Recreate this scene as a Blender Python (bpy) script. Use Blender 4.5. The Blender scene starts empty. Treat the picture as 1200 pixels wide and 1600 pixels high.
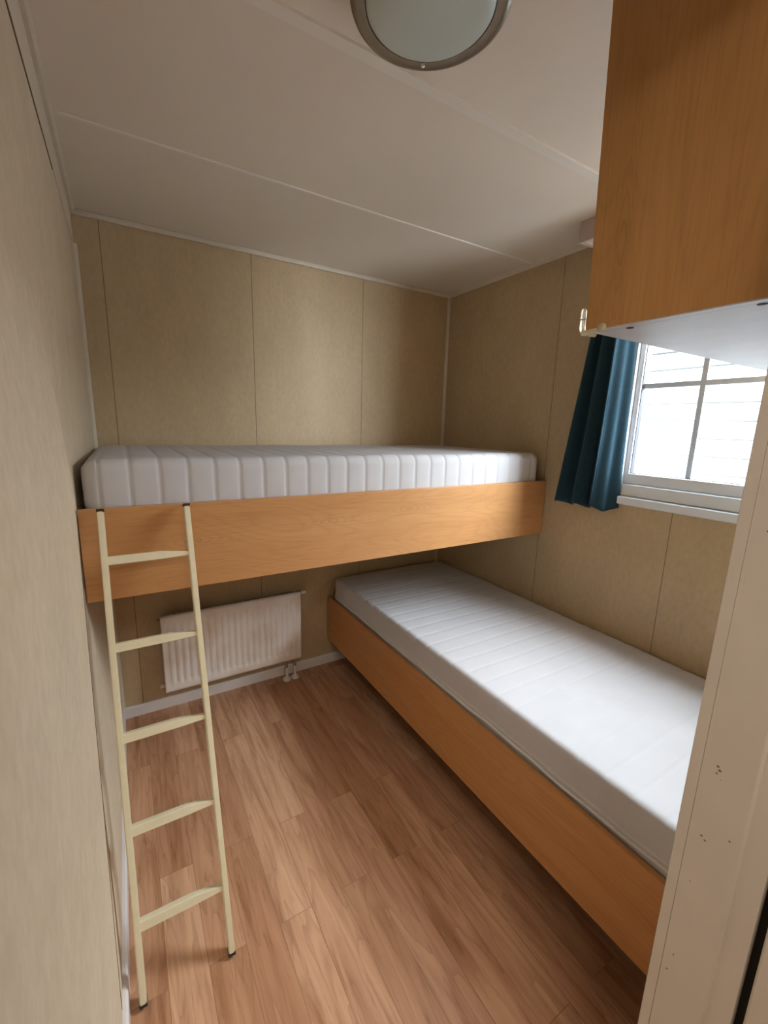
import bpy, bmesh, math, random
from mathutils import Vector, Matrix
random.seed(7)
S = bpy.context.scene
C = S.collection
PI = math.pi

# ------------------------------------------------------------------ camera
CAM = Vector((0.1102, -2.2365, 1.4415))
yaw, pitch, roll, FPX = 0.54583, -0.19778, 0.026334, 667.914
cyw, syw, cp, sp = math.cos(yaw), math.sin(yaw), math.cos(pitch), math.sin(pitch)
fw = Vector((syw*cp, cyw*cp, sp)); rt = Vector((cyw, -syw, 0)); up = rt.cross(fw)
rt2 = math.cos(roll)*rt + math.sin(roll)*up
up2 = -math.sin(roll)*rt + math.cos(roll)*up
cam_data = bpy.data.cameras.new('camera')
cam_data.sensor_fit = 'VERTICAL'; cam_data.sensor_height = 36.0
cam_data.lens = FPX/1600*36.0
cam_data.clip_start = 0.01
cam = bpy.data.objects.new('camera', cam_data); C.objects.link(cam)
m3 = Matrix((rt2, up2, -fw)).transposed()
cam.matrix_world = Matrix.Translation(CAM) @ m3.to_4x4()
S.camera = cam

# ------------------------------------------------------------------ exposure, sky, lights
S.view_settings.view_transform = 'Standard'
S.view_settings.look = 'None'
S.view_settings.gamma = 1.0
S.view_settings.use_curve_mapping = False
S.view_settings.exposure = 1.38

world = bpy.data.worlds.new('overcast_sky'); S.world = world; world.use_nodes = True
wn = world.node_tree.nodes; wl = world.node_tree.links
bg = wn['Background']
bg.inputs['Color'].default_value = (0.88, 0.94, 1.0, 1)
bg.inputs['Strength'].default_value = 19.0

W, H = 1.90, 2.24
# daylight portal at the window (guides sky sampling, adds no light)
pd = bpy.data.lights.new('window_portal', 'AREA'); pd.shape = 'RECTANGLE'; pd.size = 0.84; pd.size_y = 0.68
pd.cycles.is_portal = True
po = bpy.data.objects.new('window_portal', pd); C.objects.link(po)
po.location = (1.966, -1.560, 1.655); po.rotation_euler = (0, PI/2, 0)

HALL_FILL_W = 5.5
ld = bpy.data.lights.new('hall_fill_light', 'AREA'); ld.shape = 'DISK'; ld.size = 0.80  # added fill light, brightens the room from the unseen hall
ld.energy = HALL_FILL_W; ld.color = (1.0, 0.94, 0.86)
lo = bpy.data.objects.new('hall_fill_light', ld); C.objects.link(lo)
lo.location = (0.25, -2.85, 2.11)

# ------------------------------------------------------------------ materials
def mat(name):
    m = bpy.data.materials.new(name); m.use_nodes = True
    nt = m.node_tree
    return m, nt, nt.nodes['Principled BSDF']

def N(nt, t, **kw):
    n = nt.nodes.new(t)
    for k, v in kw.items():
        if k.startswith('i_'):
            key = k[2:]
            n.inputs[int(key) if key.isdigit() else key].default_value = v
        else: setattr(n, k, v)
    return n

def plain(name, col, rough=0.5, metal=0.0, spec=0.5, noise=0.0, nscale=20.0, bump=0.0, trans=0.0, coat=0.0):
    m, nt, b = mat(name)
    b.inputs['Base Color'].default_value = (*col, 1)
    b.inputs['Roughness'].default_value = rough
    b.inputs['Metallic'].default_value = metal
    b.inputs['Specular IOR Level'].default_value = spec
    b.inputs['Transmission Weight'].default_value = trans
    b.inputs['Coat Weight'].default_value = coat
    if noise or bump:
        tc = N(nt, 'ShaderNodeTexCoord')
        no = N(nt, 'ShaderNodeTexNoise', i_Scale=nscale, i_Detail=5.0)
        nt.links.new(tc.outputs['Object'], no.inputs['Vector'])
        if noise:
            r = N(nt, 'ShaderNodeValToRGB')
            r.color_ramp.elements[0].position = 0.3; r.color_ramp.elements[1].position = 0.7
            r.color_ramp.elements[0].color = (*[c*(1-noise) for c in col], 1)
            r.color_ramp.elements[1].color = (*[min(1, c*(1+noise)) for c in col], 1)
            nt.links.new(no.outputs['Fac'], r.inputs['Fac']); nt.links.new(r.outputs['Color'], b.inputs['Base Color'])
        if bump:
            bm_ = N(nt, 'ShaderNodeBump', i_Strength=bump, i_Distance=0.002)
            nt.links.new(no.outputs['Fac'], bm_.inputs['Height']); nt.links.new(bm_.outputs['Normal'], b.inputs['Normal'])
    return m

def math_n(nt, op, a, b_=None, c=None):
    n = nt.nodes.new('ShaderNodeMath'); n.operation = op
    for i, v in enumerate((a, b_, c)):
        if v is None: continue
        if isinstance(v, (int, float)): n.inputs[i].default_value = v
        else: nt.links.new(v, n.inputs[i])
    return n.outputs[0]

def mixc(nt, fac, a, b_, mode='MIX'):
    n = nt.nodes.new('ShaderNodeMix'); n.data_type = 'RGBA'; n.blend_type = mode
    for s, v in (('Factor', fac), ('A', a), ('B', b_)):
        idx = {'Factor': 0, 'A': 6, 'B': 7}[s]
        if isinstance(v, (int, float)): n.inputs[idx].default_value = v
        elif isinstance(v, tuple): n.inputs[idx].default_value = (*v, 1) if len(v) == 3 else v
        else: nt.links.new(v, n.inputs[idx])
    return n.outputs[2]

def ramp(nt, fac, stops):
    r = nt.nodes.new('ShaderNodeValToRGB')
    e = r.color_ramp.elements
    while len(e) > 1: e.remove(e[0])
    e[0].position = stops[0][0]; e[0].color = (*stops[0][1], 1)
    for p, c in stops[1:]:
        x = e.new(p); x.color = (*c, 1)
    nt.links.new(fac, r.inputs['Fac'])
    return r.outputs['Color']

def wallpaper(name, axis, grooves, col=(0.535, 0.405, 0.250)):
    """Beige foil wall panels with thin dark joints at the given coordinates."""
    m, nt, b = mat(name)
    tc = N(nt, 'ShaderNodeTexCoord'); obj = tc.outputs['Object']
    n1 = N(nt, 'ShaderNodeTexNoise', i_Scale=7.0, i_Detail=6.0, i_Roughness=0.65)
    n2 = N(nt, 'ShaderNodeTexNoise', i_Scale=60.0, i_Detail=4.0, i_Roughness=0.6)
    mp = N(nt, 'ShaderNodeMapping'); mp.inputs['Scale'].default_value = (1, 1, 0.55)
    nt.links.new(obj, mp.inputs['Vector'])
    nt.links.new(mp.outputs[0], n1.inputs['Vector']); nt.links.new(mp.outputs[0], n2.inputs['Vector'])
    c1 = ramp(nt, n1.outputs['Fac'], [(0.3, tuple(x*0.93 for x in col)), (0.7, tuple(x*1.06 for x in col))])
    c2 = ramp(nt, n2.outputs['Fac'], [(0.35, (0.93, 0.93, 0.91)), (0.65, (1.03, 1.03, 1.04))])
    c = mixc(nt, 1.0, c1, c2, 'MULTIPLY')
    sep = N(nt, 'ShaderNodeSeparateXYZ'); nt.links.new(obj, sep.inputs[0])
    tot = None
    for g in grooves:
        cm = math_n(nt, 'COMPARE', sep.outputs[axis], g, 0.0016)
        tot = cm if tot is None else math_n(nt, 'MAXIMUM', tot, cm)
    if tot is not None:
        c = mixc(nt, math_n(nt, 'MULTIPLY', tot, 0.75), c, (0.12, 0.085, 0.045))
    nt.links.new(c, b.inputs['Base Color'])
    b.inputs['Roughness'].default_value = 0.55
    b.inputs['Specular IOR Level'].default_value = 0.35
    bu = N(nt, 'ShaderNodeBump', i_Strength=0.12, i_Distance=0.002)
    nt.links.new(n2.outputs['Fac'], bu.inputs['Height']); nt.links.new(bu.outputs['Normal'], b.inputs['Normal'])
    return m

def oak(name, axis, light, dark, seed=0.0, rough=0.38, knots=()):
    """Wood grain running along the given axis (0 x, 1 y, 2 z); knots = centres of cathedral figures."""
    m, nt, b = mat(name)
    tc = N(nt, 'ShaderNodeTexCoord'); obj = tc.outputs['Object']
    def mapped(al, ac, off=0.0):
        mp = N(nt, 'ShaderNodeMapping')
        s = [ac, ac, ac]; s[axis] = al
        mp.inputs['Scale'].default_value = s
        mp.inputs['Location'].default_value = (seed+off, seed*1.7+off, seed*0.6)
        nt.links.new(obj, mp.inputs['Vector']); return mp.outputs[0]
    n1 = N(nt, 'ShaderNodeTexNoise', i_Scale=1.0, i_Detail=3.0, i_Roughness=0.5, i_Distortion=0.3)
    nt.links.new(mapped(0.9, 9.0), n1.inputs['Vector'])
    n2 = N(nt, 'ShaderNodeTexNoise', i_Scale=1.0, i_Detail=6.0, i_Roughness=0.7)
    nt.links.new(mapped(5.0, 210.0), n2.inputs['Vector'])
    # contour lines of a smooth stretched field give the cathedral figure
    n3 = N(nt, 'ShaderNodeTexNoise', i_Scale=1.0, i_Detail=1.2, i_Roughness=0.4)
    nt.links.new(mapped(1.7, 7.5, 3.0), n3.inputs['Vector'])
    fr = math_n(nt, 'FRACT', math_n(nt, 'MULTIPLY', n3.outputs['Fac'], 17.0))
    tri = math_n(nt, 'MULTIPLY', math_n(nt, 'ABSOLUTE', math_n(nt, 'SUBTRACT', fr, 0.5)), 2.0)
    ring = math_n(nt, 'POWER', tri, 3.0)
    c = ramp(nt, n1.outputs['Fac'], [(0.25, dark), (0.75, light)])
    mid = tuple(d*0.68 for d in dark)
    c = mixc(nt, math_n(nt, 'MULTIPLY', ring, 0.20), c, mid)
    if knots:
        sep = N(nt, 'ShaderNodeSeparateXYZ'); nt.links.new(obj, sep.inputs[0])
        for (ka, ca, kb, cb, ra, rb) in knots:
            da = math_n(nt, 'DIVIDE', math_n(nt, 'SUBTRACT', sep.outputs[ka], ca), ra)
            db = math_n(nt, 'DIVIDE', math_n(nt, 'SUBTRACT', sep.outputs[kb], cb), rb)
            # parabola-like nested arches: v = across^2 - along
            v = math_n(nt, 'ADD', math_n(nt, 'MULTIPLY', db, db), math_n(nt, 'MULTIPLY', math_n(nt, 'ABSOLUTE', da), 0.9))
            v = math_n(nt, 'ADD', v, math_n(nt, 'MULTIPLY', n2.outputs['Fac'], 0.10))
            v = math_n(nt, 'ADD', v, math_n(nt, 'MULTIPLY', n1.outputs['Fac'], 0.6))
            rr = math_n(nt, 'FRACT', math_n(nt, 'MULTIPLY', v, 4.0))
            rr = math_n(nt, 'POWER', rr, 2.5)
            fall = math_n(nt, 'SUBTRACT', 1.0, math_n(nt, 'MULTIPLY', v, 0.55))
            fall = math_n(nt, 'MAXIMUM', fall, 0.0)
            c = mixc(nt, math_n(nt, 'MULTIPLY', math_n(nt, 'MULTIPLY', rr, fall), 0.75), c, mid)
    pore = ramp(nt, n2.outputs['Fac'], [(0.30, (0.84, 0.81, 0.77)), (0.5, (1, 1, 1)), (0.75, (1.05, 1.04, 1.02))])
    c = mixc(nt, 1.0, c, pore, 'MULTIPLY')
    nt.links.new(c, b.inputs['Base Color'])
    b.inputs['Roughness'].default_value = rough
    b.inputs['Specular IOR Level'].default_value = 0.4
    bu = N(nt, 'ShaderNodeBump', i_Strength=0.10, i_Distance=0.001)
    nt.links.new(n2.outputs['Fac'], bu.inputs['Height']); nt.links.new(bu.outputs['Normal'], b.inputs['Normal'])
    return m

def laminate(name):
    m, nt, b = mat(name)
    tc = N(nt, 'ShaderNodeTexCoord'); obj = tc.outputs['Object']
    # swap x,y so that brick rows run along y
    sep = N(nt, 'ShaderNodeSeparateXYZ'); nt.links.new(obj, sep.inputs[0])
    comb = N(nt, 'ShaderNodeCombineXYZ')
    nt.links.new(math_n(nt, 'ADD', sep.outputs[1], 0.07), comb.inputs[0])
    nt.links.new(math_n(nt, 'ADD', sep.outputs[0], 0.0), comb.inputs[1])
    br = N(nt, 'ShaderNodeTexBrick', offset=0.37, offset_frequency=2, squash=1.0)
    br.inputs['Color1'].default_value = (0, 0, 0, 1); br.inputs['Color2'].default_value = (1, 1, 1, 1)
    br.inputs['Mortar'].default_value = (0.5, 0.5, 0.5, 1)
    br.inputs['Scale'].default_value = 1.0; br.inputs['Mortar Size'].default_value = 0.0009
    br.inputs['Mortar Smooth'].default_value = 0.2
    br.inputs['Brick Width'].default_value = 0.86; br.inputs['Row Height'].default_value = 0.098
    nt.links.new(comb.outputs[0], br.inputs['Vector'])
    rnd = br.outputs['Color']
    # per strip offset of the grain
    off = N(nt, 'ShaderNodeVectorMath', operation='SCALE'); nt.links.new(rnd, off.inputs[0]); off.inputs['Scale'].default_value = 13.0
    add = N(nt, 'ShaderNodeVectorMath', operation='ADD'); nt.links.new(obj, add.inputs[0]); nt.links.new(off.outputs[0], add.inputs[1])
    def mapped(al, ac):
        mp = N(nt, 'ShaderNodeMapping'); mp.inputs['Scale'].default_value = (ac, al, ac)
        nt.links.new(add.outputs[0], mp.inputs['Vector']); return mp.outputs[0]
    n1 = N(nt, 'ShaderNodeTexNoise', i_Scale=1.0, i_Detail=5.0, i_Roughness=0.6, i_Distortion=0.8); nt.links.new(mapped(2.2, 24.0), n1.inputs['Vector'])
    n2 = N(nt, 'ShaderNodeTexNoise', i_Scale=1.0, i_Detail=6.0, i_Roughness=0.7, i_Distortion=0.4); nt.links.new(mapped(8.0, 110.0), n2.inputs['Vector'])
    n3 = N(nt, 'ShaderNodeTexNoise', i_Scale=1.0, i_Detail=2.0, i_Roughness=0.5, i_Distortion=0.25); nt.links.new(mapped(1.3, 13.0), n3.inputs['Vector'])
    fr = math_n(nt, 'FRACT', math_n(nt, 'MULTIPLY', n3.outputs['Fac'], 9.0))
    ring = math_n(nt, 'POWER', fr, 5.0)
    base = ramp(nt, rnd, [(0.0, (0.45, 0.225, 0.120)), (0.5, (0.54, 0.288, 0.163)), (1.0, (0.63, 0.366, 0.220))])
    c = mixc(nt, 1.0, base, ramp(nt, n1.outputs['Fac'], [(0.30, (0.66, 0.56, 0.48)), (0.5, (1, 1, 1)), (0.70, (1.16, 1.20, 1.24))]), 'MULTIPLY')
    c = mixc(nt, math_n(nt, 'MULTIPLY', ring, 0.30), c, (0.20, 0.085, 0.04))
    c = mixc(nt, 1.0, c, ramp(nt, n2.outputs['Fac'], [(0.28, (0.66, 0.58, 0.52)), (0.42, (1, 1, 1)), (0.8, (1.05, 1.05, 1.05))]), 'MULTIPLY')
    c = mixc(nt, math_n(nt, 'MULTIPLY', br.outputs['Fac'], 0.55), c, (0.16, 0.08, 0.04))
    nt.links.new(c, b.inputs['Base Color'])
    b.inputs['Roughness'].default_value = 0.42
    b.inputs['Specular IOR Level'].default_value = 0.45
    bu = N(nt, 'ShaderNodeBump', i_Strength=0.15, i_Distance=0.001, invert=True)
    nt.links.new(br.outputs['Fac'], bu.inputs['Height']); nt.links.new(bu.outputs['Normal'], b.inputs['Normal'])
    return m

M_floor = laminate('laminate_floor')
M_wall_back = wallpaper('wall_panels_back', 0, (0.092, 0.695, 1.298))
M_wall_right = wallpaper('wall_panels_right', 1, (-0.825, -1.430, -2.03))
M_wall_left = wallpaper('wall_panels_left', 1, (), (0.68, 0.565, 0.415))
M_wall_hall = wallpaper('wall_panels_hall', 0, ())
M_ceil = plain('ceiling_panel', (0.78, 0.70, 0.61), 0.55, noise=0.02, nscale=3)
M_strip = plain('ceiling_joint_strip', (0.81, 0.76, 0.69), 0.45)
M_trim = plain('painted_trim', (0.66, 0.59, 0.49), 0.4, noise=0.03, nscale=14)
M_crown = plain('painted_crown_board', (0.70, 0.61, 0.50), 0.45)
M_base = plain('white_baseboard', (0.74, 0.70, 0.68), 0.35, noise=0.03, nscale=12)
M_dark = plain('dark_gap', (0.012, 0.010, 0.008), 0.8)
M_groove = plain('panel_joint_strip', (0.16, 0.12, 0.08), 0.6)
M_pvc = plain('white_window_plastic', (0.74, 0.80, 0.87), 0.28, noise=0.01)
M_gasket = plain('black_gasket', (0.03, 0.03, 0.035), 0.6)
M_muntin = plain('white_muntin_bar', (0.62, 0.76, 0.93), 0.3)
M_board_up = oak('beech_board_upper', 0, (0.62, 0.325, 0.138), (0.53, 0.256, 0.098), 2.3,
                 knots=((0, -0.665, 2, 0.148, 0.11, 0.030), (0, -0.223, 2, 0.168, 0.12, 0.026), (0, 0.127, 2, 0.188, 0.12, 0.024), (0, 0.55, 2, 0.205, 0.10, 0.018)))
M_board_lo = oak('beech_board_lower', 1, (0.60, 0.30, 0.115), (0.50, 0.235, 0.082), 5.1)
M_cab = oak('beech_cabinet_side', 2, (0.59, 0.315, 0.112), (0.47, 0.232, 0.075), 9.4,
            knots=((2, 0.13, 1, 0.085, 0.16, 0.020),))
M_ply = plain('bed_base_panel', (0.42, 0.30, 0.18), 0.6, noise=0.1)
M_edge = plain('dark_board_edge', (0.25, 0.13, 0.05), 0.5)
M_mattress = plain('white_mattress_cover', (0.575, 0.565, 0.585), 0.9, spec=0.2, noise=0.025, nscale=9, bump=0.35)
M_piping = plain('mattress_zip_seam', (0.70, 0.67, 0.66), 0.8, bump=0.3)
M_ladder = plain('cream_powder_coat', (0.74, 0.66, 0.46), 0.38, noise=0.03, nscale=30)
M_rubber = plain('black_rubber_cap', (0.02, 0.018, 0.018), 0.6)
M_nickel = plain('brushed_nickel', (0.30, 0.25, 0.19), 0.38, metal=0.85, noise=0.05, nscale=50)
M_chrome = plain('chrome_clip', (0.85, 0.84, 0.82), 0.15, metal=1.0)
M_opal = plain('frosted_opal_glass', (0.54, 0.60, 0.57), 0.30, spec=0.5)
M_cabwhite = plain('white_melamine', (0.52, 0.51, 0.54), 0.5, spec=0.3, noise=0.05, nscale=13, bump=0.25)
M_pelmet = plain('beige_pelmet', (0.50, 0.40, 0.35), 0.5)
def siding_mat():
    m, nt, b = mat('darkened_white_siding')  # white siding, its colour darkened to cut the light it bounces
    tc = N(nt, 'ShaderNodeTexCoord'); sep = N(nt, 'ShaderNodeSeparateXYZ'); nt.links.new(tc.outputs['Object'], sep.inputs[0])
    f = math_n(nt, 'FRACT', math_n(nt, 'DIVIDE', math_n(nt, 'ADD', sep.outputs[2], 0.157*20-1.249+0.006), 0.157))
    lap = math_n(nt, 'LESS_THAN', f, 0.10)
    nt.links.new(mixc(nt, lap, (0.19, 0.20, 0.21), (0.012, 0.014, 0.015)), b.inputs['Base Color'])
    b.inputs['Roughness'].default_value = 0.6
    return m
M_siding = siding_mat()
M_ground = plain('gravel_ground', (0.09, 0.09, 0.085), 0.9, noise=0.2, nscale=30)
M_jamb = None
M_socket = plain('black_hole', (0.015, 0.012, 0.02), 0.8)
M_fin = plain('radiator_dark_fins', (0.055, 0.042, 0.032), 0.6)
M_pipe = plain('old_pipe_paint', (0.30, 0.22, 0.17), 0.5)
M_valve = plain('white_plastic_valve', (0.72, 0.68, 0.62), 0.4)
M_lampglow = plain('lamp_diffuser', (0.9, 0.88, 0.8), 0.4)
M_clear = None

def clear_plastic():
    m, nt, b = mat('clear_yellowed_plastic')
    b.inputs['Base Color'].default_value = (0.95, 0.88, 0.66, 1)
    b.inputs['Roughness'].default_value = 0.12
    b.inputs['IOR'].default_value = 1.45
    b.inputs['Transmission Weight'].default_value = 0.55
    b.inputs['Coat Weight'].default_value = 0.6
    return m
M_clear = clear_plastic()

def window_glass():
    m = bpy.data.materials.new('window_glass'); m.use_nodes = True
    nt = m.node_tree; nt.nodes.clear()
    o = nt.nodes.new('ShaderNodeOutputMaterial')
    t = nt.nodes.new('ShaderNodeBsdfTransparent'); t.inputs[0].default_value = (0.95, 0.975, 0.98, 1)
    g = nt.nodes.new('ShaderNodeBsdfGlossy'); g.inputs['Roughness'].default_value = 0.02
    f = nt.nodes.new('ShaderNodeFresnel'); g_in = nt.nodes.new('ShaderNodeNewGeometry')
    ior = math_n(nt, 'ADD', math_n(nt, 'MULTIPLY', g_in.outputs['Backfacing'], 1/1.25-1.25), 1.25)
    nt.links.new(ior, f.inputs[0])
    mx = nt.nodes.new('ShaderNodeMixShader')
    nt.links.new(f.outputs[0], mx.inputs[0]); nt.links.new(t.outputs[0], mx.inputs[1]); nt.links.new(g.outputs[0], mx.inputs[2])
    nt.links.new(mx.outputs[0], o.inputs[0])
    return m
M_glass = window_glass()

def curtain_mat():
    m = bpy.data.materials.new('teal_curtain_cloth'); m.use_nodes = True
    nt = m.node_tree; b = nt.nodes['Principled BSDF']
    tc = N(nt, 'ShaderNodeTexCoord')
    no = N(nt, 'ShaderNodeTexNoise', i_Scale=90.0, i_Detail=4.0); nt.links.new(tc.outputs['Object'], no.inputs['Vector'])
    c = ramp(nt, no.outputs['Fac'], [(0.3, (0.017, 0.050, 0.074)), (0.7, (0.025, 0.066, 0.094))])
    nt.links.new(c, b.inputs['Base Color']); b.inputs['Roughness'].default_value = 0.85
    b.inputs['Specular IOR Level'].default_value = 0.2
    b.inputs['Sheen Weight'].default_value = 0.15
    tr = N(nt, 'ShaderNodeBsdfTranslucent'); tr.inputs[0].default_value = (0.05, 0.19, 0.27, 1)
    mx = N(nt, 'ShaderNodeMixShader'); mx.inputs[0].default_value = 0.22
    out = nt.nodes['Material Output']
    nt.links.new(b.outputs[0], mx.inputs[1]); nt.links.new(tr.outputs[0], mx.inputs[2]); nt.links.new(mx.outputs[0], out.inputs[0])
    return m
M_curtain = curtain_mat()

def radiator_mat():
    m, nt, b = mat('white_radiator_enamel')
    tc = N(nt, 'ShaderNodeTexCoord')
    no = N(nt, 'ShaderNodeTexNoise', i_Scale=5.5, i_Detail=3.0); nt.links.new(tc.outputs['Object'], no.inputs['Vector'])
    c = ramp(nt, no.outputs['Fac'], [(0.45, (0.86, 0.81, 0.78)), (0.66, (0.74, 0.62, 0.53))])
    nt.links.new(c, b.inputs['Base Color']); b.inputs['Roughness'].default_value = 0.38
    return m
M_rad = radiator_mat()

def jamb_mat():
    m, nt, b = mat('painted_door_jamb')
    tc = N(nt, 'ShaderNodeTexCoord'); obj = tc.outputs['Object']
    c = (0.66, 0.59, 0.50)
    no = N(nt, 'ShaderNodeTexNoise', i_Scale=60.0, i_Detail=3.0); nt.links.new(obj, no.inputs['Vector'])
    wob = N(nt, 'ShaderNodeVectorMath', operation='SCALE'); nt.links.new(no.outputs['Color'], wob.inputs[0]); wob.inputs['Scale'].default_value = 0.006
    ad = N(nt, 'ShaderNodeVectorMath', operation='ADD'); nt.links.new(obj, ad.inputs[0]); nt.links.new(wob.outputs[0], ad.inputs[1])
    flat = N(nt, 'ShaderNodeVectorMath', operation='MULTIPLY'); nt.links.new(ad.outputs[0], flat.inputs[0]); flat.inputs[1].default_value = (0, 1, 1)
    tot = None
    for (y, z, r) in ((-2.034, .974, .0022), (-2.038, .969, .0026), (-2.035, .963, .0020), (-2.032, .853, .0022), (-2.037, .848, .0020),
                      (-2.064, .873, .0018), (-2.030, .767, .0014), (-2.028, .621, .0018), (-2.025, .586, .0018), (-2.034, 1.321, .0018), (-2.041, .955, .0012)):
        d = N(nt, 'ShaderNodeVectorMath', operation='DISTANCE'); nt.links.new(flat.outputs[0], d.inputs[0])
        d.inputs[1].default_value = (0.0, y+2.06+0.003, z+0.003)
        q = math_n(nt, 'LESS_THAN', d.outputs['Value'], r-0.0004)
        tot = q if tot is None else math_n(nt, 'MAXIMUM', tot, q)
    n2 = N(nt, 'ShaderNodeTexNoise', i_Scale=9.0, i_Detail=4.0); nt.links.new(obj, n2.inputs['Vector'])
    base = ramp(nt, n2.outputs['Fac'], [(0.3, tuple(x*.97 for x in c)), (0.7, tuple(x*1.03 for x in c))])
    cc = mixc(nt, math_n(nt, 'MULTIPLY', tot, 0.85), base, (0.10, 0.065, 0.04))
    nt.links.new(cc, b.inputs['Base Color']); b.inputs['Roughness'].default_value = 0.42
    return m
M_jamb = jamb_mat()

# ------------------------------------------------------------------ mesh helpers
def box(bm, lo, hi, bev=0.0, seg=2):
    lo = Vector(lo); hi = Vector(hi)
    r = bmesh.ops.create_cube(bm, size=1.0, matrix=Matrix.Translation((lo+hi)/2) @ Matrix.Diagonal((*(hi-lo), 1)))
    vs = r['verts']
    if bev > 0:
        es = list({e for v in vs for e in v.link_edges})
        bmesh.ops.bevel(bm, geom=es, offset=bev, segments=seg, profile=0.5, affect='EDGES')
    return bm

def prism(bm, pts, a, b, axis):
    """extrude 2D polygon pts along axis from a to b. axis 0: pts=(y,z); 1: (x,z); 2: (x,y)"""
    def mk(p, t):
        return {0: (t, p[0], p[1]), 1: (p[0], t, p[1]), 2: (p[0], p[1], t)}[axis]
    A = [bm.verts.new(mk(p, a)) for p in pts]; B = [bm.verts.new(mk(p, b)) for p in pts]
    n = len(pts)
    for i in range(n):
        bm.faces.new((A[i], A[(i+1) % n], B[(i+1) % n], B[i]))
    bm.faces.new(A[::-1]); bm.faces.new(B)

def tube(bm, path, r, seg=12, caps=True):
    path = [Vector(p) for p in path]
    rad = r if isinstance(r, (list, tuple)) else [r]*len(path)
    rings = []; prev = None
    for i, p in enumerate(path):
        d = (path[min(i+1, len(path)-1)] - path[max(i-1, 0)]).normalized()
        if prev is None:
            u = d.orthogonal().normalized()
        else:
            u = (prev - d*prev.dot(d)).normalized()
        prev = u; v = d.cross(u)
        rings.append([bm.verts.new(p + rad[i]*(math.cos(2*PI*k/seg)*u + math.sin(2*PI*k/seg)*v)) for k in range(seg)])
    for a, b in zip(rings, rings[1:]):
        for k in range(seg):
            bm.faces.new((a[k], a[(k+1) % seg], b[(k+1) % seg], b[k]))
    if caps:
        bm.faces.new(rings[0][::-1]); bm.faces.new(rings[-1])

def lathe(bm, prof, cx, cy, seg=64):
    rings = []
    for (r, z) in prof:
        if r < 1e-6: rings.append([bm.verts.new((cx, cy, z))])
        else: rings.append([bm.verts.new((cx+r*math.cos(2*PI*k/seg), cy+r*math.sin(2*PI*k/seg), z)) for k in range(seg)])
    for a, b in zip(rings, rings[1:]):
        for k in range(seg):
            k2 = (k+1) % seg
            if len(a) == 1 and len(b) > 1: bm.faces.new((a[0], b[k2], b[k]))
            elif len(b) == 1 and len(a) > 1: bm.faces.new((a[k], a[k2], b[0]))
            elif len(a) > 1: bm.faces.new((a[k], a[k2], b[k2], b[k]))

def link(name, bm, m, parent=None, smooth=False, base=None, recalc=True):
    """link a mesh built in world coordinates as one object, its origin at base (or its parent's)"""
    if recalc: bmesh.ops.recalc_face_normals(bm, faces=bm.faces[:])
    par_w = Vector((0, 0, 0))
    p = parent
    while p is not None:
        par_w += p.location; p = p.parent
    org = par_w if parent is not None else (Vector(base) if base else Vector((0, 0, 0)))
    bm.transform(Matrix.Translation(-org))
    me = bpy.data.meshes.new(name); bm.to_mesh(me); bm.free()
    if smooth:
        for f in me.polygons: f.use_smooth = True
    if isinstance(m, (list, tuple)):
        for x in m: me.materials.append(x)
    else: me.materials.append(m)
    o = bpy.data.objects.new(name, me); C.objects.link(o)
    if parent is not None: o.parent = parent
    else: o.location = org
    return o

def thing(name, label, cat, loc, group=None):
    o = bpy.data.objects.new(name, None); C.objects.link(o); o.location = loc
    o.empty_display_size = 0.05
    o['label'] = label; o['category'] = cat
    if group: o['group'] = group
    return o

def tag(o, label, cat, group=None):
    o['label'] = label; o['category'] = cat
    if group: o['group'] = group
    return o

def struct(name, bm, m, parent=None, smooth=False):
    o = link(name, bm, m, parent, smooth)
    o['kind'] = 'structure'
    return o

def one(lo, hi, bev=0.0):
    bm = bmesh.new(); box(bm, lo, hi, bev); return bm

def wsmooth(o, ang=0.6):
    me = o.data
    for f in me.polygons: f.use_smooth = True
    try: me.set_sharp_from_angle(angle=ang)
    except Exception: pass
    return o

# ================================================================== THE SETTING
Y0 = -3.45        # far end of the hall behind the camera
HX0, HX1 = -1.2, 2.0
struct('floor', one((HX0, Y0, -0.05), (W+0.1, 0.1, 0.0)), M_floor)
struct('ceiling', one((HX0, Y0, H), (W+0.1, 0.1, H+0.05)), M_ceil)
struct('wall_back', one((-0.1, 0, 0), (W+0.1, 0.1, H)), M_wall_back)

# left wall: the last panel before the joint bows out slightly from the studs
JY = -1.284
bm = bmesh.new()
def bulge(z):
    if z < 0.10: return 0.0
    if z < 1.26: return 0.024*(z-0.10)/1.16
    if z < 1.75:
        t = (z-1.26)/0.49; return 0.024*(1-(3*t*t-2*t**3))
    return 0.0
zs = [0, 0.1] + [0.1+0.116*i for i in range(1, 11)] + [1.30+0.05*i for i in range(10)] + [2.0, 2.24]
front, frontj = [], []
for z in zs:
    frontj.append(bm.verts.new((bulge(z)+0.0004, JY, z)))
    front.append(bm.verts.new((0.0+bulge(z)*0.25, -2.13, z)))
def sag(y, z):   # the rear panel is warped away from the room at mid height
    f = min(1.0, max(0.0, (z-0.06)/0.75)) if z < 1.35 else max(0.0, 1-(z-1.35)/0.5)
    f = f*f*(3-2*f)
    g = min(1.0, -y/0.84)
    return -0.017*f*g
ycols = [JY, -1.07, -0.84, -0.6, -0.4, -0.2, 0.0]
cols = [[bm.verts.new((sag(y, z), y, z)) for z in zs] for y in ycols]
bk = cols[0]
for i in range(len(zs)-1):
    bm.faces.new((front[i], frontj[i], frontj[i+1], front[i+1]))
    bm.faces.new((frontj[i], bk[i], bk[i+1], frontj[i+1]))
    for ca, cb in zip(cols, cols[1:]): bm.faces.new((ca[i], cb[i], cb[i+1], ca[i+1]))
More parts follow.
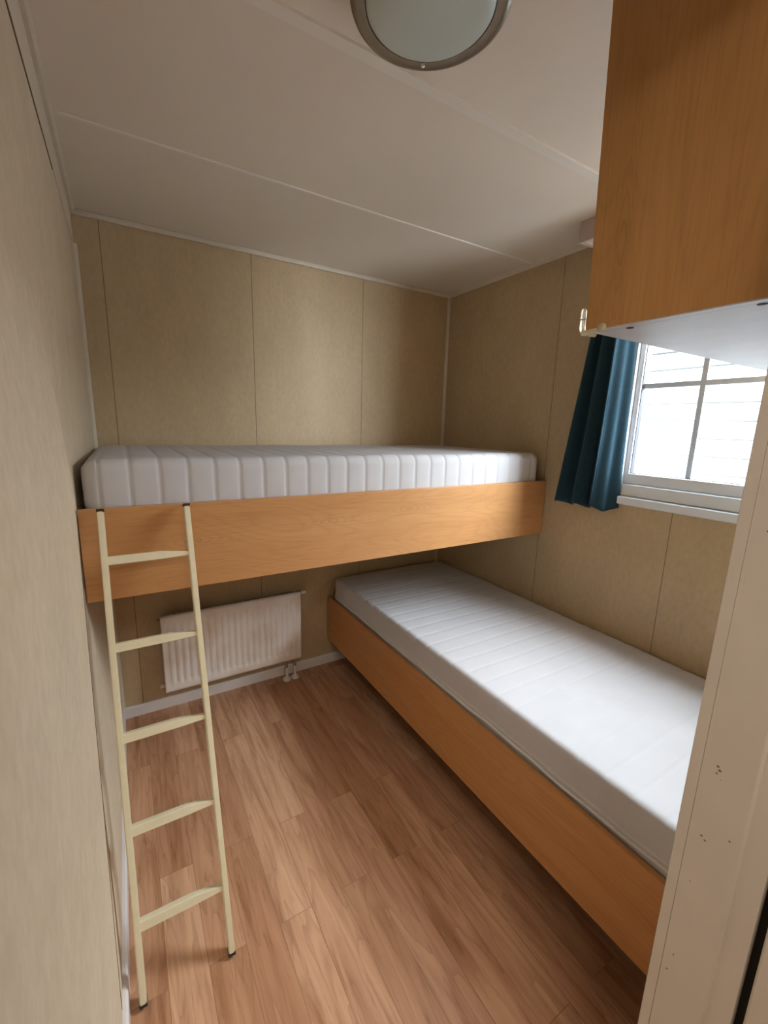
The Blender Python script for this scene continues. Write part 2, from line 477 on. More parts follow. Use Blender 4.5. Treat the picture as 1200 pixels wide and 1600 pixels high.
# outer skin
o1 = [bm.verts.new((-0.1, -2.13, z)) for z in (0, 2.24)]; o2 = [bm.verts.new((-0.1, 0, z)) for z in (0, 2.24)]
bm.faces.new((o1[0], o1[1], o2[1], o2[0]))
wl_o = struct('wall_left', bm, M_wall_left)
# dark joint strip following the edge of the bowed panel
bm = bmesh.new()
zz = [0.075+0.06*i for i in range(21)]
A = []
for z in zz:
    x = bulge(z)
    A.append([bm.verts.new(p) for p in ((x-0.002, JY-0.0025, z), (x+0.0012, JY-0.0025, z), (x+0.0012, JY+0.0015, z), (x-0.002, JY+0.0015, z))])
for a, b in zip(A, A[1:]):
    for k in range(4): bm.faces.new((a[k], a[(k+1) % 4], b[(k+1) % 4], b[k]))
bm.faces.new(A[0][::-1]); bm.faces.new(A[-1])
struct('trim_1', bm, M_groove)

# right wall with the window opening
WY0, WY1, WZ0, WZ1 = -1.930, -1.190, 1.182, 2.085
bm = bmesh.new()
box(bm, (W, -2.13, 0), (W+0.07, 0, WZ0)); box(bm, (W, -2.13, WZ1), (W+0.07, 0, H))
box(bm, (W, WY1, WZ0), (W+0.07, 0, WZ1)); box(bm, (W, -2.13, WZ0), (W+0.07, WY0, WZ1))
struct('wall_right', bm, M_wall_right)

# wall with the doorway the picture is taken through
DX0, DX1, DZ = 0.0, 0.80, 2.02
bm = bmesh.new()
box(bm, (DX1+0.060, -2.115, 0), (W, -2.0, H)); box(bm, (0.0, -2.115, DZ+0.035), (DX1+0.035, -2.0, H))
struct('wall_front', bm, M_wall_hall)
# hall walls
bm = bmesh.new(); box(bm, (HX0-0.1, Y0-0.1, 0), (HX1, Y0, H)); struct('wall_hall_far', bm, M_wall_hall)
bm = bmesh.new(); box(bm, (HX0-0.1, Y0, 0), (HX0, -2.13, H)); struct('wall_hall_left', bm, M_wall_hall)
bm = bmesh.new(); box(bm, (W, Y0, 0), (HX1, -2.13, H)); struct('wall_hall_right', bm, M_wall_hall)
bm = bmesh.new(); box(bm, (HX0, -2.13, 0), (-0.1, -2.03, H)); struct('wall_hall_near', bm, M_wall_hall)

# door frame: casing, jamb with stop, hall-side casing (the frame leans a little out of plumb)
dr = bpy.data.objects.new('door_1', None); C.objects.link(dr); dr.location = (DX1, -2.06, 0); dr['kind'] = 'structure'
def lean(bm):
    for v in bm.verts: v.co.x += 0.013*(v.co.z-0.45)
    return bm
bm = bmesh.new()
prism(bm, [(0.80, -2.016), (0.80, -2.077), (0.811, -2.079), (0.811, -2.107), (0.835, -2.107), (0.835, -2.016)], 0, DZ+0.02, 2)
link('door_jamb', lean(bm), M_jamb, dr)
bm = bmesh.new(); prism(bm, [(0.7985, -2.0015), (0.7985, -2.0155), (0.87, -2.0155), (0.87, -2.0005), (0.80, -2.0005)], 0, DZ+0.05, 2)
link('door_casing', lean(bm), M_jamb, dr)
bm = bmesh.new(); box(bm, (0.830, -2.119, 0), (0.90, -2.107, DZ)); link('door_seal', lean(bm), M_dark, dr)
bm = bmesh.new(); box(bm, (0.811, -2.150, 0), (0.88, -2.119, DZ+0.05), 0.003); link('hall_casing', lean(bm), M_jamb, dr)
bm = bmesh.new(); box(bm, (0.0, -2.115, DZ), (0.80, -2.0, DZ+0.035)); link('door_head', bm, M_jamb, dr)
bm = bmesh.new(); box(bm, (-0.10, -2.15, 0), (0.012, -2.06, DZ+0.035)); link('door_jamb', bm, M_jamb, dr)

# ceiling trims and joints
struct('trim_2', one((0.0, -0.016, H-0.020), (W, 0.0, H), 0.004), M_trim)                    # back cove
bm = bmesh.new(); prism(bm, [(W, H), (W-0.018, H), (W-0.016, H-0.006), (W-0.004, H-0.018), (W, H-0.018)], -2.0, -0.016, 1); struct('trim_3', bm, M_trim)
bm = bmesh.new(); prism(bm, [(0.003, H), (0.018, H), (0.018, H-0.005), (0.012, H-0.011), (0.003, H-0.011)], -2.0, -0.016, 1); struct('trim_4', bm, M_trim)
struct('trim_5', one((0.0, -2.0, 2.117), (0.003, -0.002, H)), M_crown)                        # crown board on the left wall
struct('trim_6', one((0.0, -2.0, 2.1148), (0.0022, -0.60, 2.117)), M_groove)                   # shadow joint below it
bm = bmesh.new(); prism(bm, [(0.0, 0.0), (0.014, 0.0), (0.014, -0.005), (0.005, -0.012), (0.0, -0.012)], 0.055, 2.117, 2); struct('trim_7', bm, M_trim)
bm = bmesh.new(); prism(bm, [(W, 0.0), (W-0.014, 0.0), (W-0.014, -0.006), (W-0.006, -0.014), (W, -0.014)], 0.055, H-0.02, 2); struct('trim_8', bm, M_trim)
bm = bmesh.new(); prism(bm, [(-1.265, H), (-1.230, H), (-1.233, H-0.0045), (-1.262, H-0.0045)], 0.03, W-0.016, 0); struct('trim_9', bm, M_strip)
bm = bmesh.new(); prism(bm, [(-0.647, H), (-0.631, H), (-0.634, H-0.003), (-0.644, H-0.003)], 0.03, W-0.016, 0); struct('trim_10', bm, M_strip)
bm = bmesh.new(); prism(bm, [(-1.869, H), (-1.834, H), (-1.837, H-0.0045), (-1.866, H-0.0045)], 0.03, W-0.016, 0); struct('trim_11', bm, M_strip)
# baseboards
def baseb(pts_prism, a, b, ax, name, mm=None):
    bm = bmesh.new(); prism(bm, pts_prism, a, b, ax); struct(name, bm, mm or M_base)
baseb([(0.0, 0.0), (-0.012, 0.0), (-0.012, 0.050), (-0.007, 0.056), (0.0, 0.056)], 0.0, W, 0, 'baseboard_back')
baseb([(0.0, 0.0), (0.012, 0.0), (0.012, 0.054), (0.007, 0.060), (0.0, 0.060)], -2.0, -0.012, 1, 'baseboard_left')
baseb([(W, 0.0), (W-0.012, 0.0), (W-0.012, 0.054), (W-0.007, 0.060), (W, 0.060)], -2.0, -0.012, 1, 'baseboard_right')

# ------------------------------------------------------------------ window
wd = bpy.data.objects.new('window_1', None); C.objects.link(wd); wd.location = (W, (WY0+WY1)/2, WZ0); wd['kind'] = 'structure'
def ring_frame(bm, x0, x1, y0, y1, z0, z1, w, bev=0.003, wb=None):
    wb = wb or w
    box(bm, (x0, y0, z0), (x1, y1, z0+wb), bev); box(bm, (x0, y0, z1-w), (x1, y1, z1), bev)
    box(bm, (x0, y0, z0+wb-0.001), (x1, y0+w, z1-w+0.001), bev); box(bm, (x0, y1-w, z0+wb-0.001), (x1, y1, z1-w+0.001), bev)
bm = bmesh.new(); ring_frame(bm, W-0.012, W+0.064, WY0+0.001, WY1-0.001, WZ0+0.001, WZ1-0.001, 0.028, wb=0.048); link('window_frame', bm, M_pvc, wd)
sy0, sy1, sz0, sz1 = WY0+0.030, WY1-0.030, WZ0+0.050, WZ1-0.030
bm = bmesh.new(); ring_frame(bm, W+0.004, W+0.055, sy0, sy1, sz0, sz1, 0.020, wb=0.044); sash = link('window_sash', bm, M_pvc, wd)
gy0, gy1, gz0, gz1 = sy0+0.020, sy1-0.020, sz0+0.044, sz1-0.020
bm = bmesh.new(); ring_frame(bm, W+0.010, W+0.034, gy0-0.0005, gy1+0.0005, gz0-0.0005, gz1+0.0005, 0.0032, bev=0); link('gasket', bm, M_gasket, sash)
bm = bmesh.new(); box(bm, (W+0.028, gy0, gz0), (W+0.031, gy1, gz1)); link('glass', bm, M_glass, sash)
my, mz = -1.452, 1.626
bm = bmesh.new(); box(bm, (W+0.020, my-0.010, gz0+0.002), (W+0.028, my+0.010, gz1-0.002), 0.002)
link('muntin', bm, M_muntin, sash)
bm = bmesh.new(); box(bm, (W+0.020, -1.679, gz0+0.002), (W+0.028, -1.659, gz1-0.002), 0.002)
link('muntin', bm, M_muntin, sash)
bm = bmesh.new(); box(bm, (W+0.021, gy0+0.002, mz-0.010), (W+0.0275, gy1-0.002, mz+0.010), 0.002)
link('muntin', bm, M_muntin, sash)
bm = bmesh.new()
prism(bm, [(W-0.001, 1.181), (W-0.022, 1.181), (W-0.026, 1.177), (W-0.026, 1.150), (W-0.020, 1.146), (W-0.001, 1.146)], WY0-0.03, WY1+0.005, 1)
link('window_sill', bm, M_pvc, wd)

# ------------------------------------------------------------------ outside: neighbour's wall and ground
nb = thing('neighbouring_house', 'white lap-sided house wall seen outside through the window', 'house', (4.6, -0.3, 0))
bm = bmesh.new()
z = 1.249-0.157*9; pts = []
while z < 2.24:
    pts += [(4.588, z), (4.602, z+0.1565)]
    z += 0.157
pts += [(4.75, z), (4.75, 1.249-0.157*9)]
prism(bm, pts, -5.0, 4.5, 1)
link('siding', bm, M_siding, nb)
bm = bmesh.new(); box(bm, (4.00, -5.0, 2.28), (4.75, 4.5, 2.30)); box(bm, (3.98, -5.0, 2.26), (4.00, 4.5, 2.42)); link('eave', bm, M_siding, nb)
struct('ground', one((2.0, -7, -0.55), (9, 6, -0.50)), M_ground)

# ================================================================== UPPER BUNK
Yb = -0.843
ub = thing('wall_bunk', 'upper beech-look bunk board spanning the back of the room above the radiator', 'bed', (0.95, -0.42, 0.93))
bm = bmesh.new(); box(bm, (-0.013, Yb, 0.930), (W-0.004, Yb+0.018, 1.198), 0.0015)
link('front_board', bm, M_board_up, ub)
bm = bmesh.new(); box(bm, (0.006, Yb+0.018, 1.135), (W-0.004, -0.003, 1.160)); link('base_panel', bm, M_ply, ub)
for x in (0.02, W-0.045):
    bm = bmesh.new(); box(bm, (x, Yb+0.018, 1.090), (x+0.025, -0.003, 1.135)); link('support_batten', bm, M_ply, ub)
bm = bmesh.new(); box(bm, (0.045, -0.030, 1.090), (W-0.045, -0.003, 1.135)); link('support_batten', bm, M_ply, ub)

# ================================================================== LOWER BUNK
Xb = 1.082
lb = thing('wall_bunk', 'lower beech-look bed platform along the window wall, its board clear of the floor', 'bed', (1.49, -1.0, 0.16))
bm = bmesh.new(); box(bm, (Xb, -1.995, 0.166), (Xb+0.018, -0.014, 0.437), 0.0015)
link('side_board', bm, M_board_lo, lb)
bm = bmesh.new(); box(bm, (Xb+0.018, -1.995, 0.372), (W-0.003, -0.014, 0.395)); link('base_panel', bm, M_ply, lb)
for y in (-1.97, -0.07):
    bm = bmesh.new(); box(bm, (Xb+0.018, y, 0.33), (W-0.015, y+0.03, 0.372)); link('support_batten', bm, M_ply, lb)
bm = bmesh.new(); box(bm, (W-0.04, -1.93, 0.33), (W-0.015, -0.075, 0.372)); link('support_batten', bm, M_ply, lb)
for y in (-1.55, -0.45):
    bm = bmesh.new(); box(bm, (1.66, y, 0.0), (1.70, y+0.04, 0.372)); link('leg', bm, M_ply, lb)

# ================================================================== MATTRESSES
def mattress(name, L, Wd, T, pitchL, phase, origin, axis, depth_side, depth_top, label, seed, sidewise=1.0, R=0.035, endR=0.05):
    """axis 0: length along x, width along y; axis 1: length along y, width along x. origin = min corner."""
    rnd = random.Random(seed)
    bm = bmesh.new()
    # cross section: rounded rectangle in (w, t), w in 0..Wd, t in 0..T ; list of (w,t,nw,nt)
    prof = []
    def arc(cx, cy, a0, a1, n=7):
        for i in range(n):
            a = a0+(a1-a0)*i/(n-1)
            prof.append((cx+R*math.cos(a), cy+R*math.sin(a), math.cos(a), math.sin(a)))
    def seg(x0, y0, x1, y1, nx, ny, n):
        for i in range(1, n):
            t = i/n; prof.append((x0+(x1-x0)*t, y0+(y1-y0)*t, nx, ny))
    arc(R, R, PI, 1.5*PI); seg(R, 0, Wd-R, 0, 0, -1, 10)
    arc(Wd-R, R, 1.5*PI, 2*PI); seg(Wd, R, Wd, T-R, 1, 0, 8)
    arc(Wd-R, T-R, 0, 0.5*PI); seg(Wd-R, T, R, T, 0, 1, 46)
    arc(R, T-R, 0.5*PI, PI); seg(0, T-R, 0, R, -1, 0, 8)
    ncell = 10
    ss = []
    k0 = int(-phase/pitchL)-1
    s = phase + k0*pitchL
    while s < L+pitchL:
        for i in range(ncell):
            u = i/ncell
            # denser near seams
            v = 0.5-0.5*math.cos(PI*u); v = 0.35*v+0.65*u
            q = s+v*pitchL
            if endR*0.02 < q < L-endR*0.02: ss.append(q)
        s += pitchL
    ss = sorted(set([round(x, 5) for x in ss] + [0.0005, endR*.06, endR*.15, endR*.3, endR*.5, endR*.75, L-0.0005, L-endR*.06, L-endR*.15, L-endR*.3, L-endR*.5, L-endR*.75]))
    waves = [(rnd.uniform(2, 9), rnd.uniform(2, 9), rnd.uniform(0, 6), rnd.uniform(.3, 1)) for _ in range(7)]
    rings = []
    for s in ss:
        d = min(s, L-s)
        ins = 0.0
        if d < endR: ins = endR - math.sqrt(max(0, endR**2-(endR-d)**2))
        u = ((s-phase)/pitchL) % 1.0
        dist = min(u, 1-u)*pitchL
        puff = math.exp(-(dist/0.0026)**2)*0.60 + 0.40*(abs(2*u-1))**3
        ring = []
        for (w, t, nw, nt_) in prof:
            top = max(0.0, nt_); side = abs(nw)
            dp = -(puff*(depth_side*side + depth_top*top))
            wr = 0.0
            for (a, b, c, amp) in waves: wr += amp*math.sin(a*s*2.1+b*w*2.3+c)
            wr *= 0.0007*(top+0.5*side)
            if axis == 1 and nt_ > 0.5:      # soft crease where somebody sat
                t_ = (w-0.24)/0.16
                if -0.2 < t_ < 1.2:
                    sc = 0.60-0.10*t_-0.05*math.sin(PI*t_)
                    q_ = max(0.0, math.sin(PI*(t_+0.2)/1.4))
                    wr += q_*(0.0045*math.exp(-((s-sc)/0.011)**2)-0.0040*math.exp(-((s-sc+0.022)/0.014)**2))
            # scale section for end rounding
            ww = w + nw*(dp+wr); tt = t + nt_*(dp+wr)
            cw, ct = Wd/2, T/2
            ww = cw + (ww-cw)*(1-ins/cw); tt = ct + (tt-ct)*(1-min(ins, 0.7*endR)*0.75/ct)
            ring.append((ww, tt))
        rings.append((s, ring))
    V = []
    for s, ring in rings:
        row = []
        for (w, t) in ring:
            p = (s, w, t) if axis == 0 else (w, s, t)
            row.append(bm.verts.new(Vector(p)+Vector(origin)))
        V.append(row)
    n = len(prof)
    for a, b in zip(V, V[1:]):
        for k in range(n): bm.faces.new((a[k], a[(k+1) % n], b[(k+1) % n], b[k]))
    for row, s in ((V[0], 0.0), (V[-1], L)):
        c = sum((v.co for v in row), Vector())/n
        prev = row
        for f in (0.7, 0.3):
            nr = [bm.verts.new(c+(v.co-c)*f) for v in row]
            for k in range(n): bm.faces.new((prev[k], prev[(k+1) % n], nr[(k+1) % n], nr[k]))
            prev = nr
        bm.faces.new(prev)
    base = (origin[0]+(L if axis == 0 else Wd)/2, origin[1]+(Wd if axis == 0 else L)/2, origin[2])
    e = thing(name, label, 'mattress', base)
    o = link('cover', bm, M_mattress, e, smooth=True)
    return e

mu = mattress('mattress', 1.872, 0.815, 0.170, 0.0765, 0.118, (0.0, -0.823, 1.162), 0, 0.0045, 0.003,
              'thick white mattress with vertical quilted channels on the upper bunk', 3)
ml = mattress('mattress', 1.955, 0.780, 0.168, 0.0765, 0.036, (1.106, -1.988, 0.396), 1, 0.0012, 0.0022,
              'white mattress on the lower bed under the window, faint seams across its top', 8, R=0.022)
def piping(parent, o, sx, sy, z, r, wob=0.0):
    bm = bmesh.new(); pts = []
    x0, y0 = o; R = 0.05
    n = 90
    rnd = random.Random(4)
    for i in range(n+1):
        t = i/n
        pts.append((x0-0.001, y0+R+(sy-2*R)*t, z+wob*math.sin(t*61)*0.6+wob*math.sin(t*23+1)))
    for i in range(1, 9):
        a = PI-0.5*PI*i/8; pts.append((x0+R+R*math.cos(a), y0+sy-R+R*math.sin(a), z))
    tube(bm, pts, r, 8)
    return link('zip_seam', bm, M_piping, parent, smooth=True)
piping(ml, (1.106, -1.988), 0.78, 1.955, 0.450, 0.0052, 0.0028)
piping(ml, (1.107, -1.988), 0.78, 1.955, 0.467, 0.0026, 0.0010)

# ================================================================== LADDER
lad = thing('ladder', 'cream metal bunk ladder with five rungs leaning on the upper bunk', 'ladder', (0.147, -1.235, 0.0))
foot_y, top_y, top_z = -1.235, -0.858, 1.196
du = Vector((0, top_y-foot_y, top_z)).normalized()       # along the rail
dn = Vector((0, -du.z, du.y))                             # outwards, towards the camera side
def rail_pt(x, s, n): return Vector((x, foot_y, 0)) + du*s + dn*n
Lr = Vector((0, top_y-foot_y, top_z)).length
def obox(bm, x0, x1, s0, s1, n0, n1):
    vs = []
    for x in (x0, x1):
        for s in (s0, s1):
            for n_ in (n0, n1): vs.append(bm.verts.new(rail_pt(x, s, n_)))
    q = lambda a, b, c, d: bm.faces.new((vs[a], vs[b], vs[c], vs[d]))
    q(0, 1, 3, 2); q(4, 6, 7, 5); q(0, 4, 5, 1); q(2, 3, 7, 6); q(0, 2, 6, 4); q(1, 5, 7, 3)
xl0, xl1 = 0.033, 0.049
xr0, xr1 = 0.250, 0.266
for (a, b, at, bt) in ((xl0, xl1, 0.002, 0.003), (xr0-0.004, xr1-0.004, 0.004, 0.006)):
    bm = bmesh.new(); obox(bm, a, b, 0.004, Lr-0.006, 0.0, 0.028)
    bmesh.ops.bevel(bm, geom=bm.edges[:], offset=0.0025, segments=2, affect='EDGES')
    ra = link('rail', bm, M_ladder, lad)
    bm = bmesh.new(); obox(bm, a-0.0008, b+0.0008, 0.0, 0.006, -0.001, 0.029); link('rubber_foot', bm, M_rubber, ra)
    bm = bmesh.new(); obox(bm, a-0.0008, b+0.0008, Lr-0.004, Lr+0.001, -0.001, 0.029)
    link('end_cap', bm, M_rubber, ra)
for k, zr in enumerate((1.066, 0.845, 0.621, 0.398, 0.177)):
    s = zr/du.z - 0.004
    bm = bmesh.new()
    # flattened tube rung: full height on the left, pinched towards the right-hand rail
    st = [(xl1-0.002, 0.012, 0.012), (0.14, 0.012, 0.012), (0.175, 0.0115, 0.012), (xr0-0.002, 0.002, 0.010)]
    rows = []
    for (x, hu, hd) in st:
        n0, n1 = 0.004, 0.024
        rows.append([bm.verts.new(rail_pt(x, s-hd*0.9, n1)), bm.verts.new(rail_pt(x, s-hd, n1-0.003)), bm.verts.new(rail_pt(x, s-hd, n0)),
                     bm.verts.new(rail_pt(x, s+hu, n0)), bm.verts.new(rail_pt(x, s+hu, n1-0.003)), bm.verts.new(rail_pt(x, s+hu*0.9, n1))])
    for a, b in zip(rows, rows[1:]):
        for i in range(6): bm.faces.new((a[i], a[(i+1) % 6], b[(i+1) % 6], b[i]))
    bm.faces.new(rows[0][::-1]); bm.faces.new(rows[-1])
    link('rung', bm, M_ladder, lad)

# ================================================================== RADIATOR
rad = thing('radiator', 'white ribbed panel radiator on the back wall below the upper bunk', 'radiator', (0.536, -0.06, 0.13))
rx0, rx1, rz0, rz1, ry = 0.190, 0.884, 0.132, 0.530, -0.100
bm = bmesh.new()
# fluted front sheet as a height field
nx, nz = 232, 44
nf = 21
grid = []
for i in range(nx+1):
    x = rx0+(rx1-rx0)*i/nx; col = []
    for j in range(nz+1):
        z = rz0+(rz1-rz0)*j/nz
        y = ry
        u = (x-rx0-0.022)/(rx1-rx0-0.044)
        if 0 < u < 1:
            fz = min((z-rz0-0.035)/0.02, (rz1-0.040-z)/0.02); fz = max(0.0, min(1.0, fz))
            ph = (u*nf) % 1.0
            fl = 0.5-0.5*math.cos(2*PI*ph); fl = fl**0.6 if fl > 0 else 0
            y += 0.0115*(1-fl)*fz
        # pressed border
        db = min(x-rx0, rx1-x, z-rz0, rz1-z)
        if db < 0.004: y += 0.004-db
        elif 0.012 < db < 0.016: y += 0.0018
        col.append(bm.verts.new((x, y, z)))
    grid.append(col)
for i in range(nx):
    for j in range(nz):
        bm.faces.new((grid[i][j], grid[i+1][j], grid[i+1][j+1], grid[i][j+1]))
# return edges
bk_y = -0.082
def strip(vs):
    b = [bm.verts.new((v.co.x, bk_y, v.co.z)) for v in vs]
    for i in range(len(vs)-1): bm.faces.new((vs[i], vs[i+1], b[i+1], b[i]))
strip(grid[0]); strip(grid[-1]); strip([g[0] for g in grid]); strip([g[-1] for g in grid])
link('front_panel', bm, M_rad, rad, smooth=True)
bm = bmesh.new(); box(bm, (rx0+0.02, -0.044, rz0+0.01), (rx1-0.02, -0.030, rz1-0.012), 0.002); link('rear_panel', bm, M_rad, rad)
bm = bmesh.new()
for i in range(66):
    x = rx0+0.03+(rx1-rx0-0.06)*i/65
    box(bm, (x-0.0012, -0.081, rz0+0.03), (x+0.0012, -0.045, rz1-0.006))
box(bm, (rx0+0.025, -0.081, rz0+0.03), (rx1-0.025, -0.079, rz1-0.012))
link('convector_fins', bm, M_fin, rad)
bm = bmesh.new(); tube(bm, [(rx1-0.014, -0.064, 0.515), (rx1+0.012, -0.064, 0.515)], 0.010, 14); link('vent_pin', bm, M_rubber, rad)
bm = bmesh.new(); tube(bm, [(rx1+0.010, -0.064, 0.515), (rx1+0.013, -0.064, 0.515), (rx1+0.036, -0.064, 0.515), (rx1+0.040, -0.064, 0.515)], [0.010, 0.0125, 0.0115, 0.008], 18)
wsmooth(link('valve_knob', bm, M_valve, rad))
bm = bmesh.new(); tube(bm, [(rx0-0.012, -0.062, 0.505), (rx0+0.014, -0.062, 0.505)], 0.006, 12); link('bleed_valve', bm, M_pipe, rad)
bm = bmesh.new(); tube(bm, [(rx0-0.020, -0.062, 0.155), (rx0-0.006, -0.062, 0.155), (rx0+0.014, -0.062, 0.155)], [0.009, 0.010, 0.007], 14); wsmooth(link('end_plug', bm, M_valve, rad))
for x in (0.808, 0.856):
    bm = bmesh.new(); tube(bm, [(x, -0.062, 0.058), (x, -0.062, rz0+0.02)], 0.0075, 14); pz = wsmooth(link('pipe', bm, M_pipe, rad))
    bm = bmesh.new(); tube(bm, [(x, -0.062, 0.012), (x, -0.062, 0.075)], 0.0085, 14); wsmooth(link('pipe_sleeve', bm, M_valve, pz))
    bm = bmesh.new(); lathe(bm, [(0.0, 0.0), (0.024, 0.0), (0.024, 0.006), (0.018, 0.013), (0.009, 0.017), (0.0, 0.017)], x, -0.062, 28); wsmooth(link('floor_rosette', bm, M_valve, pz))
for x in (rx0+0.09, rx1-0.09):
    bm = bmesh.new(); box(bm, (x-0.012, -0.031, 0.19), (x+0.012, -0.001, 0.48)); link('wall_bracket', bm, M_pipe, rad)

# ================================================================== CEILING LAMP
cl = thing('ceiling_lamp', 'round frosted glass ceiling lamp with brushed nickel ring, unlit', 'lamp', (0.643, -1.474, H))
cx, cy = 0.643, -1.474
bm = bmesh.new(); lathe(bm, [(0.0, H-0.001), (0.135, H-0.001), (0.139, H-0.02), (0.144, 2.196), (0.1445, 2.186), (0.142, 2.180), (0.132, 2.1765), (0.1175, 2.178), (0.1165, 2.184), (0.116, 2.20), (0.0, 2.20)], cx, cy, 96)
wsmooth(link('metal_ring', bm, M_nickel, cl), 0.9)
bm = bmesh.new()
prof = [(0.1163, 2.184)] + [(0.1163*math.cos(a), 2.181-0.022*math.sin(a)) for a in [PI/2*i/14 for i in range(0, 14)]] + [(0.0, 2.159)]
lathe(bm, prof, cx, cy, 96); wsmooth(link('glass_shade', bm, M_opal, cl), 1.2)
for ang in (60.5, 180.5, 300.5):
    a = math.radians(ang)
    px_, py_ = cx+0.121*math.cos(a), cy+0.121*math.sin(a)
    bm = bmesh.new(); bmesh.ops.create_uvsphere(bm, u_segments=14, v_segments=8, radius=0.0048, matrix=Matrix.Translation((px_, py_, 2.1755)))
    link('shade_clip', bm, M_chrome, cl, smooth=True)

# ================================================================== OVERHEAD CABINET
Xc, Yc, Zc = 0.855, -1.708, 1.622
cab = thing('overhead_cabinet', 'beech-look overhead cabinet with white underside hung beside the doorway', 'cabinet', (1.38, -1.845, Zc))
def tilt(bm):     # the cabinet side hangs slightly out of plumb
    for v in bm.verts:
        h = v.co.z-Zc; v.co.x -= 0.032*h
        if v.co.y > -1.9: v.co.y += 0.012*h
    return bm
bm = bmesh.new(); box(bm, (Xc, -1.998, Zc), (Xc+0.018, Yc, H-0.002), 0.0012); tilt(bm)
link('side_panel', bm, M_cab, cab)
bm = bmesh.new(); box(bm, (Xc+0.0004, -1.998, Zc-0.0016), (Xc+0.0178, Yc-0.0004, Zc+0.0008)); link('edge_band', bm, M_cabwhite, cab)
bm = bmesh.new(); box(bm, (Xc+0.0192, -1.998, Zc-0.0010), (W-0.002, Yc-0.004, Zc+0.018)); bp = link('bottom_panel', bm, M_cabwhite, cab)
bm = bmesh.new(); box(bm, (Xc+0.0178, -1.998, Zc-0.0014), (Xc+0.0194, Yc-0.004, Zc+0.017)); link('panel_joint', bm, M_dark, cab)
bm = bmesh.new(); box(bm, (Xc+0.019, Yc-0.022, Zc+0.019), (W-0.003, Yc-0.003, H-0.003)); link('door', bm, M_cab, cab)
bm = bmesh.new(); box(bm, (Xc+0.019, -1.998, Zc+0.019), (W-0.003, -1.990, H-0.003)); link('rear_panel', bm, M_cabwhite, cab)
for (hx, hy) in ((Xc+0.028, Yc-0.066), (Xc+0.028, Yc-0.250), (1.60, Yc-0.066)):
    bm = bmesh.new()
    lathe(bm, [(0.0, Zc-0.0016), (0.0062, Zc-0.0016), (0.0062, Zc+0.004), (0.0, Zc+0.004)], hx, hy, 20)
    link('fixing_hole', bm, M_socket, bp)
# clear plastic corner guard on the sharp lower corner
bm = bmesh.new()
gx, gy, gz = Xc-0.003, Yc+0.006, Zc-0.002
arm_v = [(gx, gy, gz+0.041), (gx, gy, gz+0.038), (gx, gy, gz+0.026), (gx, gy, gz+0.012)]
corner = [(gx, gy-0.001, gz+0.004), (gx, gy-0.004, gz-0.001), (gx, gy-0.010, gz-0.002)]
arm_h = [(gx, gy-0.018, gz-0.001), (gx+0.001, gy-0.028, gz), (gx+0.002, gy-0.033, gz+0.001)]
tube(bm, arm_v+corner+arm_h, [0.0035, 0.0048, 0.0050, 0.0050, 0.0052, 0.0054, 0.0052, 0.0048, 0.0046, 0.003], 16)
# arm along the front bottom edge
tube(bm, [(gx+0.002, gy-0.003, gz+0.001), (gx+0.018, gy-0.003, gz+0.0), (gx+0.034, gy-0.003, gz+0.001), (gx+0.036, gy-0.003, gz+0.002)], [0.0048, 0.0048, 0.0048, 0.003], 16)
guard = wsmooth(link('corner_guard', bm, M_clear, cab))
guard['label'] = 'clear yellowish plastic corner guard'
bm = bmesh.new()
bmesh.ops.create_uvsphere(bm, u_segments=20, v_segments=12, radius=1.0, matrix=Matrix.Translation((gx+0.001, gy-0.038, gz+0.003)) @ Matrix.Diagonal((0.004, 0.009, 0.008, 1)))
link('guard_pad', bm, M_clear, guard, smooth=True)
bm = bmesh.new(); tube(bm, [(gx, gy, gz+0.022), (gx, gy, gz+0.0235)], 0.0053, 16); link('guard_groove', bm, M_groove, guard)

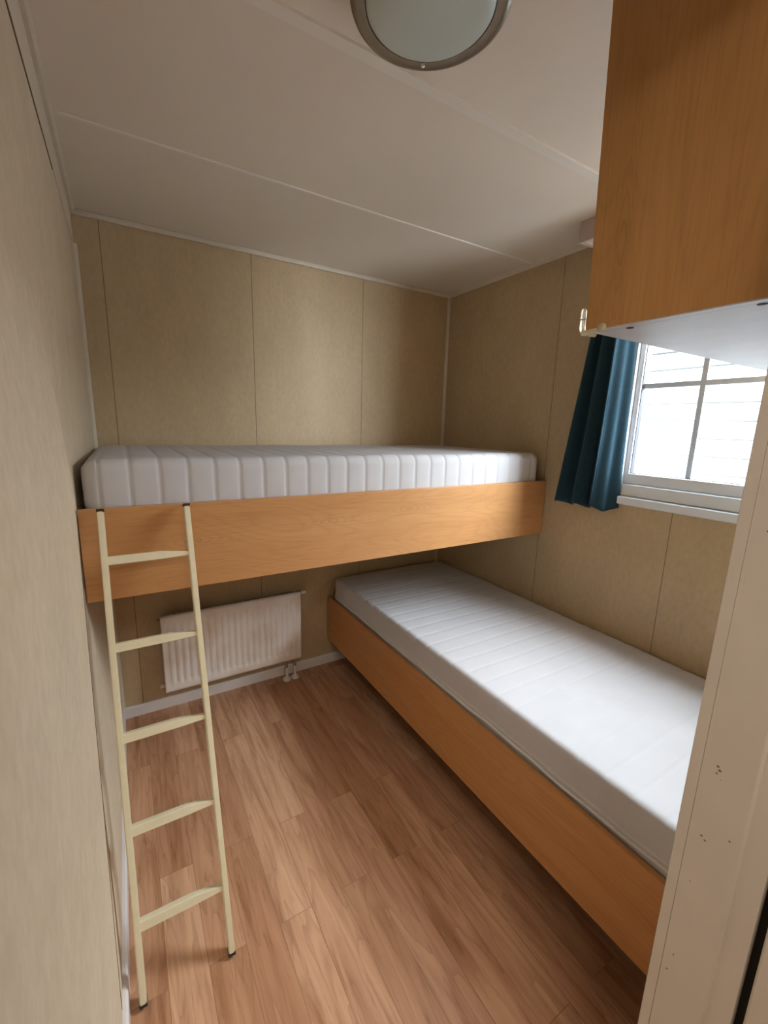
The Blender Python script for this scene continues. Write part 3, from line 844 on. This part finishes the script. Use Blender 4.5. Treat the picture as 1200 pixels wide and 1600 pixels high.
# ================================================================== PELMET AND CURTAIN
pel = thing('curtain_pelmet', 'beige boxed curtain pelmet under the ceiling above the window', 'pelmet', (1.80, -1.5, 2.16))
bm = bmesh.new(); box(bm, (1.700, -1.690, 2.163), (1.716, -1.035, H-0.001), 0.001); link('front_board', bm, M_pelmet, pel)
bm = bmesh.new(); box(bm, (1.716, -1.055, 2.163), (W-0.019, -1.037, H-0.001), 0.001); link('end_board', bm, M_pelmet, pel)
bm = bmesh.new(); box(bm, (1.820, -1.690, 2.222), (1.845, -1.06, 2.2385)); link('curtain_track', bm, M_pvc, pel)

cur = thing('curtain', 'teal blue curtain gathered at the left of the window', 'curtain', (1.845, -1.12, 1.12))
bm = bmesh.new()
nu, nv = 160, 60
ztop, zbot = 2.205, 1.118
G = []
for j in range(nv+1):
    v = j/nv
    z = ztop+(zbot-ztop)*v
    ya = -1.075+0.145*(v**1.1)           # outer edge spreads towards the hem
    yb = -1.200-0.026*v
    row = []
    for i in range(nu+1):
        u = i/nu
        ph = 3.4*2*PI*u+0.3+0.35*math.sin(3*v+u*5)
        amp = (0.014+0.020*v)
        x = 1.842 + amp*math.cos(ph) + 0.006*math.sin(2.3*ph+1+v*2)*v
        y = ya+(yb-ya)*u + 0.010*v*math.sin(ph*2)*0.5
        # the last fold turns towards the window
        if u > 0.70:
            t = (u-0.70)/0.30; x = 1.842-amp+(1.884-1.842+amp)*t if t > 0.12 else x*(1-t)+1.884*t
        zz_ = z - (0.010*math.cos(ph)*v if j == nv else 0.010*math.cos(ph)*v*v)
        row.append(bm.verts.new((x, y, zz_)))
    G.append(row)
for a, b in zip(G, G[1:]):
    for i in range(nu): bm.faces.new((a[i], a[i+1], b[i+1], b[i]))
co = link('cloth', bm, M_curtain, cur, smooth=True, recalc=False)
sm = co.modifiers.new('thickness', 'SOLIDIFY'); sm.thickness = 0.0022
bm = bmesh.new(); 
for i in range(8): box(bm, (1.829, -1.085-0.019*i, 2.2), (1.836, -1.081-0.019*i, 2.223))
link('curtain_hooks', bm, M_pvc, cur)

# ================================================================== HALL FILL (unseen lamp added behind the camera to brighten the room)
hl = thing('ceiling_lamp', 'round white housing of the fill light added behind the doorway', 'lamp', (0.25, -2.85, H))
bm = bmesh.new(); lathe(bm, [(0.0, H-0.001), (0.425, H-0.001), (0.425, 2.13), (0.418, 2.122), (0.408, 2.13), (0.408, H-0.02), (0.0, H-0.02)], 0.25, -2.85, 64)
wsmooth(link('fill_housing', bm, M_cabwhite, hl))
